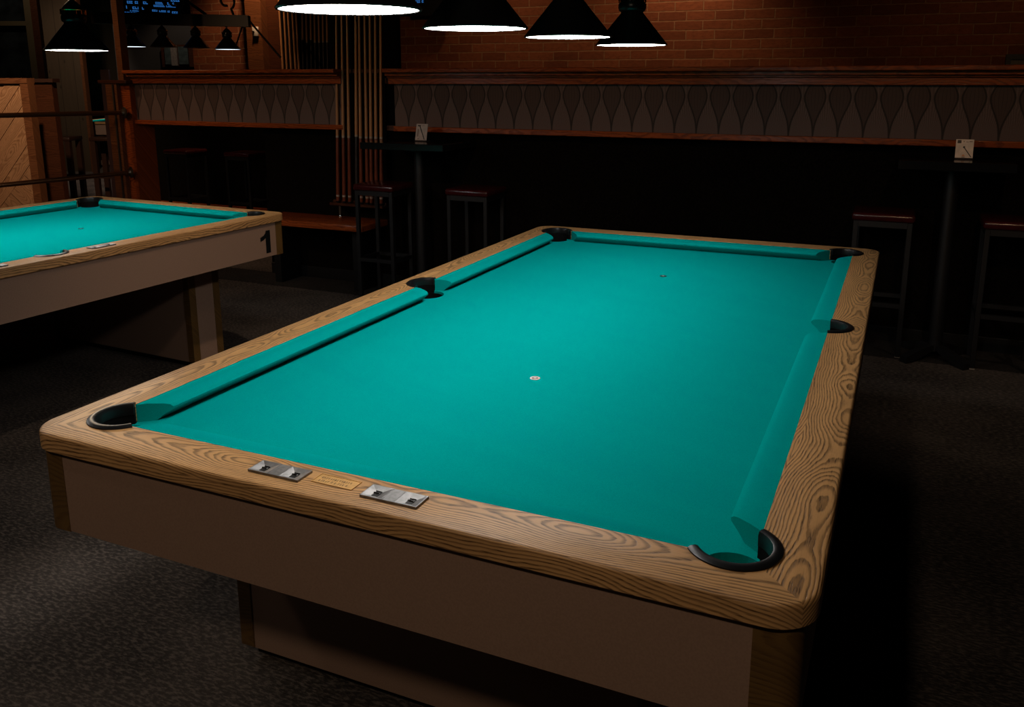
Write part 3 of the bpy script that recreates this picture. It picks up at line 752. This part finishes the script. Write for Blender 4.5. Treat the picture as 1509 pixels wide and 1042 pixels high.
def T2(u0, u1, v0, v1): return ((u0 - 625.5) * uu, (u1 - 625.5) * uu, (23 - v1) * uu, (23 - v0) * uu)
screen((q0 + q1) / 2, sw, .62, 0, 'black wall screen on the brick, behind the second lamp', 5, [T2(607, 617, 0, 2.5), T2(610, 625, 4, 7), T2(636, 650, -2, 1)])

# ---------------- pipe rail
pa, pb = Vector((-5.165, 2.705, 1.262)), Vector((-5.60, 1.55, 1.272)); la, lb_ = Vector((-5.165, 2.705, .765)), Vector((-5.60, 1.55, .745))
pa = aty(184, 166, 2.71); la = aty(194, 254, 2.71)
dl = 6.35
pb = hz(-40, 171.2, dl); lb_ = hz(-40, 277, dl)
for s, e, lb in ((pa, pb, 'upper bronze pipe rail ending at the wooden post'), (la, lb_, 'lower bronze pipe rail ending at the wooden post')):
    t = empty('pipe_rail', s, label=lb, cat='rail', group='pipe rails')
    d = e - s
    MB().tube([(0, 0, 0), d * .5, d * 1.6], .0185, 14).build('pipe', M['bronze'], t, True)
    fl = MB(); fl.lathe([(.045, 0), (.045, .008), (.03, .014), (.024, .03), (.02, .03)], n=24)
    fl.xf(d.to_track_quat('Z', 'Y').to_matrix().to_4x4()).build('flange', M['flange'], t, True)

# ---------------- far left: partition of herringbone planks etc. (built in a frame turned to the room's other axis)
def facing(u, v, D): return hz(u, v, D)
def fbox(u0, u1, D, z0, z1, th, m, name, kind='structure', parent=None, bev=0.0):
    """upright slab spanning photo columns u0..u1 (read at mid height) at distance D, turned to the line of sight"""
    vm = 118 + (CAM.z - (z0 + min(z1, 2.6)) / 2) * F / D
    a, b = hz(u0, vm, D), hz(u1, vm, D); c = (a + b) / 2; w = (b - a).length / 2
    o = MB().box(-w, w, 0, th, z0 - 0, z1, bev, 1).build(name, m, parent, loc=(c.x, c.y, 0), rz=YAW)
    if kind: o['kind'] = kind
    return o
# herringbone half wall
D = 9.0
a, b = hz(-90, 210, D), hz(52, 210, D); c = (a + b) / 2; w = (b - a).length / 2
hp = empty('wood_partition', (c.x, c.y, 0), YAW, label='half-height partition of knotty herringbone planks, at the left edge', cat='partition')
MB().box(-w + .06, w - .075, .02, .10, 0, 1.49).build('panel_core', M['darkwood'], hp)
pk = MB(); sq = .7071; pw_ = .125
def clip_strip(cx, cz, ang, length, half, x0, x1, z0, z1):
    """rectangle clipped to the panel bounds"""
    ca, sa = math.cos(ang), math.sin(ang)
    poly = [(cx + ca * s * length - sa * t * half, cz + sa * s * length + ca * t * half) for s, t in ((0, -1), (1, -1), (1, 1), (0, 1))]
    for ax, lim, sg in ((0, x0, 1), (0, x1, -1), (1, z0, 1), (1, z1, -1)):
        out = []
        for i in range(len(poly)):
            p, q = poly[i - 1], poly[i]; pi_, qi_ = sg * (p[ax] - lim) >= 0, sg * (q[ax] - lim) >= 0
            if pi_ != qi_:
                f = (lim - p[ax]) / (q[ax] - p[ax]); out.append((p[0] + f * (q[0] - p[0]), p[1] + f * (q[1] - p[1])))
            if qi_: out.append(q)
        poly = out
        if len(poly) < 3: return None
    return poly
x0p, x1p = -w + .065, w - .08
rowm = []
def plank(poly, i, ang):
    b = MB(); th = .012 + .004 * (i % 3)
    ca, sa = math.cos(-ang), math.sin(-ang)
    cx = sum(p[0] for p in poly) / len(poly); cz = sum(p[1] for p in poly) / len(poly)
    loc = [((p[0] - cx) * ca - (p[1] - cz) * sa, (p[0] - cx) * sa + (p[1] - cz) * ca) for p in poly]
    b.rings([[(x, .02, z) for x, z in loc], [(x, .02 - th, z) for x, z in loc]])
    o = b.build('plank', M['plankwood'], hp, loc=(cx, 0, cz), rot=(0, -ang, 0))
M['plankwood'] = oak('knotty_pine', (.42, .215, .105), (.20, .085, .035), .45, .5)
n = 0
apx = x1p - .16           # the point where the two directions meet
for i in range(-3, 16):
    zc = .10 + i * pw_ * 2 * sq * .98
    po = clip_strip(apx + .02, zc - .25, R(50), 3.2, pw_ * .485, x0p, x1p, .30, 1.485) if False else None
for i in range(-14, 14):
    # planks rising to the right
    ox, oz = x0p - 1.2, .35 + i * pw_ / math.cos(R(52))
    po = clip_strip(ox, oz - 1.2, R(52), 5.0, pw_ * .485, x0p, x1p, .42 if False else .05, 1.485)
    if po: 
        # keep the part above the line falling to the right
        k = []
        nx, nz = math.sin(R(52)), math.cos(R(52))
        d0 = nx * (x1p) + nz * .95
        for j in range(len(po)):
            p, q = po[j - 1], po[j]; f = lambda t: (t[1] - .62) - 1.15 * (t[0] - (x1p - .02))
            fp, fq = f(p), f(q)
            if (fp >= 0) != (fq >= 0):
                s = fp / (fp - fq); k.append((p[0] + s * (q[0] - p[0]), p[1] + s * (q[1] - p[1])))
            if fq >= 0: k.append(q)
        if len(k) >= 3: plank(k, i, R(52)); n += 1
for i in range(-14, 14):
    ox, oz = x1p + 1.5, i * pw_ / math.cos(R(48)) - 1.3
    po = clip_strip(ox, oz, R(180 - 48), 5.0, pw_ * .485, x0p, x1p, .05, 1.485)
    if po:
        k = []
        for j in range(len(po)):
            p, q = po[j - 1], po[j]; f = lambda t: -((t[1] - .615) - 1.15 * (t[0] - (x1p - .02)))
            fp, fq = f(p), f(q)
            if (fp >= 0) != (fq >= 0):
                s = fp / (fp - fq); k.append((p[0] + s * (q[0] - p[0]), p[1] + s * (q[1] - p[1])))
            if fq >= 0: k.append(q)
        if len(k) >= 3: plank(k, i, R(180 - 48)); n += 1
MB().box(-w, w, -.02, .12, 1.49, 1.545).build('top_cap', M['postwood'], hp)
MB().box(w - .08, w, -.015, .11, 0, 1.49).build('end_post', M['postwood'], hp)
# dark counter end beside it
D = 9.6
a, b = hz(50, 210, D), hz(86, 210, D); c = (a + b) / 2; w = (b - a).length / 2
ce = empty('wood_counter', (c.x, c.y, 0), YAW, label='dark red-brown wooden counter end right of the herringbone partition', cat='counter')
MB().box(-w, w, 0, .10, 0, 1.50).build('counter_body', M['darkwood'], ce)
MB().box(-w - .05, w + .03, -.03, .12, 1.50, 1.54).build('counter_top', M['darkbrown'], ce)
# window, plank wall, uprights
fbox(-120, 60, 12.5, 0, ZC, .1, M['plainwall'], 'wall_left')
fbox(-120, 46, 12.2, 1.25, ZC, .02, M['glass'], 'window_1')
fbox(43, 54, 12.1, 1.2, ZC, .06, M['olive'], 'trim_2')
fbox(-120, 46, 12.1, 2.25, 2.31, .06, M['olive'], 'trim_3')
fbox(60, 70, 12.0, 0, ZC, .08, M['darkwood'], 'trim_4')
fbox(60, 190, 18.2, 0, ZC, .1, M['plank'], 'wall_far')
fbox(60, 124, 14.6, 0, ZC, .1, M['plank'], 'wall_planked')
fbox(123, 127, 14.55, .0, ZC, .12, M['postwood'], 'trim_5')
fbox(160, 172, 8.2, 0, 1.62, .03, M['purple'], 'trim_6')
fbox(176, 300, 13.5, 0, ZC, .1, M['plainwall'], 'wall_side')
wn = fbox(238, 286, 13.4, 1.72, 2.05, .03, M['darkwood'], 'window_2')
fbox(243, 252, 13.36, 1.76, 2.02, .03, M['greyglass'], 'window_3')
fbox(252, 261, 13.36, 1.74, 2.04, .03, M['paper'], 'trim_7')
fbox(263, 277, 13.36, 1.76, 2.02, .03, M['greyglass'], 'window_4')
# far table and wooden stools
T3 = dup(T0, None, None, 'sliver of a teal pool table far behind the pipe rail')
p = hz(157, 178, 15.0); q = FWD * 1.394
T3.location = (p.x + q.x + .1 * RGT.x, p.y + q.y, 0); T3.rotation_euler = (0, 0, YAW + .03)
def wood_stool(u, D, label):
    p = hz(u, 240, D)
    t = empty('wooden_stool', (p.x, p.y, 0), YAW, label=label, cat='bar stool', group='dark wooden stools')
    MB().box(-.17, .17, -.17, .17, .76, .81, .012, 2).build('seat', M['darkbrown'], t, True)
    for sx in (-1, 1):
        for sy in (-1, 1): MB().box(sx * .13 - .03, sx * .13 + .03, sy * .13 - .03, sy * .13 + .03, 0, .765).build('leg', M['darkbrown'], t)
    for y in (-.14, .12): MB().box(-.11, .11, y, y + .02, .28, .31).build('stretcher', M['darkbrown'], t)
    return t
wood_stool(97, 11.2, 'dark wooden stool far left behind the pipe rail, beside the counter')
wood_stool(163, 11.2, 'dark wooden stool far left in front of the distant teal table')

# ================================================================== LIGHT
def spot(loc, target, power, col, size=60, blend=.6, rad=.05):
    l = bpy.data.lights.new('room_or_fill_spot', 'SPOT'); l.energy = power; l.color = col; l.spot_size = R(size); l.spot_blend = blend; l.shadow_soft_size = rad  # ceiling lights and added fills share this name
    o = bpy.data.objects.new('room_or_fill_spot', l); COL.objects.link(o); o.location = loc
    o.rotation_euler = (Vector(target) - Vector(loc)).to_track_quat('-Z', 'Y').to_euler(); return o
WARM = (1.0, .60, .32)
spot((-1.0, 4.80, 3.1), (-1.05, 5.2, 2.0), 66, WARM, 105, 1)          # wall washers on the brick
spot((-2.7, 4.6, 3.1), (-2.5, 5.2, 1.9), 26, WARM, 110, 1)
spot((1.6, 4.6, 3.1), (1.6, 5.2, 1.8), 5, WARM, 110, 1)
spot((-5.35, 4.72, 3.1), (-6.0, 5.2, 1.6), 85, WARM, 75, .8)          # over the left brick
spot((-4.3, -1.0, 3.05), (-3.9, 2.8, 1.40), 85, WARM, 46, .8)         # house lights aimed at the partition
spot((-.9, -1.2, 3.05), (-1.4, 2.8, 1.42), 72, WARM, 42, .8)
spot((1.4, -1.2, 3.05), (1.2, 2.8, 1.42), 62, WARM, 42, .8)
spot((-5.6, 1.3, 3.1), (-5.2, 2.7, 1.0), 42, WARM, 70, .8)            # added fill to brighten the post and rails
spot((-.6, .6, 3.1), (-2.5, .9, .3), 70, (1, .78, .58), 52, .9)       # added fill standing in for pendant spill on apron and aisle
spot((2.3, .9, 3.1), (1.55, 1.9, 0), 34, (1, .80, .62), 44, 1)        # added fill to lift the aisle floor at the right
spot((*(hz(20, 100, 11.0).xy), 3.15), (*(hz(20, 100, 12.2).xy), 1.9), 14, (1, .80, .6), 90, .8)  # added weak fill so the far left window frame shows
spot((.2, -3.6, 3.1), (.1, -1.4, .7), 66, (1, .80, .6), 80, .9, .1)   # house light behind the camera
spot((-2.3, -2.2, 3.1), (-1.6, -1.3, 0), 18, (1, .88, .75), 60, .8, .1)
spot((*(hz(25, 100, 7.6).xy), 3.1), (*(hz(25, 200, 9.0).xy), .9), 260, (1, .72, .48), 70, .8)
spot((*(hz(150, 100, 15.8).xy), 3.15), (*(hz(150, 100, 16.4).xy), .8), 150, (1, .85, .7), 60, .8)
spot((*(hz(105, 100, 12.6).xy), 3.15), (*(hz(100, 100, 14.6).xy), 1.2), 95, (1, .80, .62), 85, .8)
spot((*(hz(125, 100, 13.0).xy), 3.15), (*(hz(130, 100, 12.8).xy), .0), 110, (1, .82, .70), 60, .8)
spot((*(hz(262, 80, 12.5).xy), 3.15), (*(hz(262, 80, 13.4).xy), 1.8), 22, (1, .85, .7), 60, .8)  # added fill to lighten the small window panes
spot((*(hz(20, 100, 7.6).xy), 2.9), (-3.0, .654, 1.72), 120, (1, .72, .45), 16, .8)   # added spot for the glint on the lamp of table 1
W = bpy.data.worlds.new('room'); S.world = W; W.use_nodes = True
W.node_tree.nodes['Background'].inputs[0].default_value = (1, .8, .65, 1); W.node_tree.nodes['Background'].inputs[1].default_value = .002
vs = S.view_settings
vs.view_transform = 'Standard'; vs.look = 'None'; vs.exposure = 0; vs.gamma = 1; vs.use_curve_mapping = False
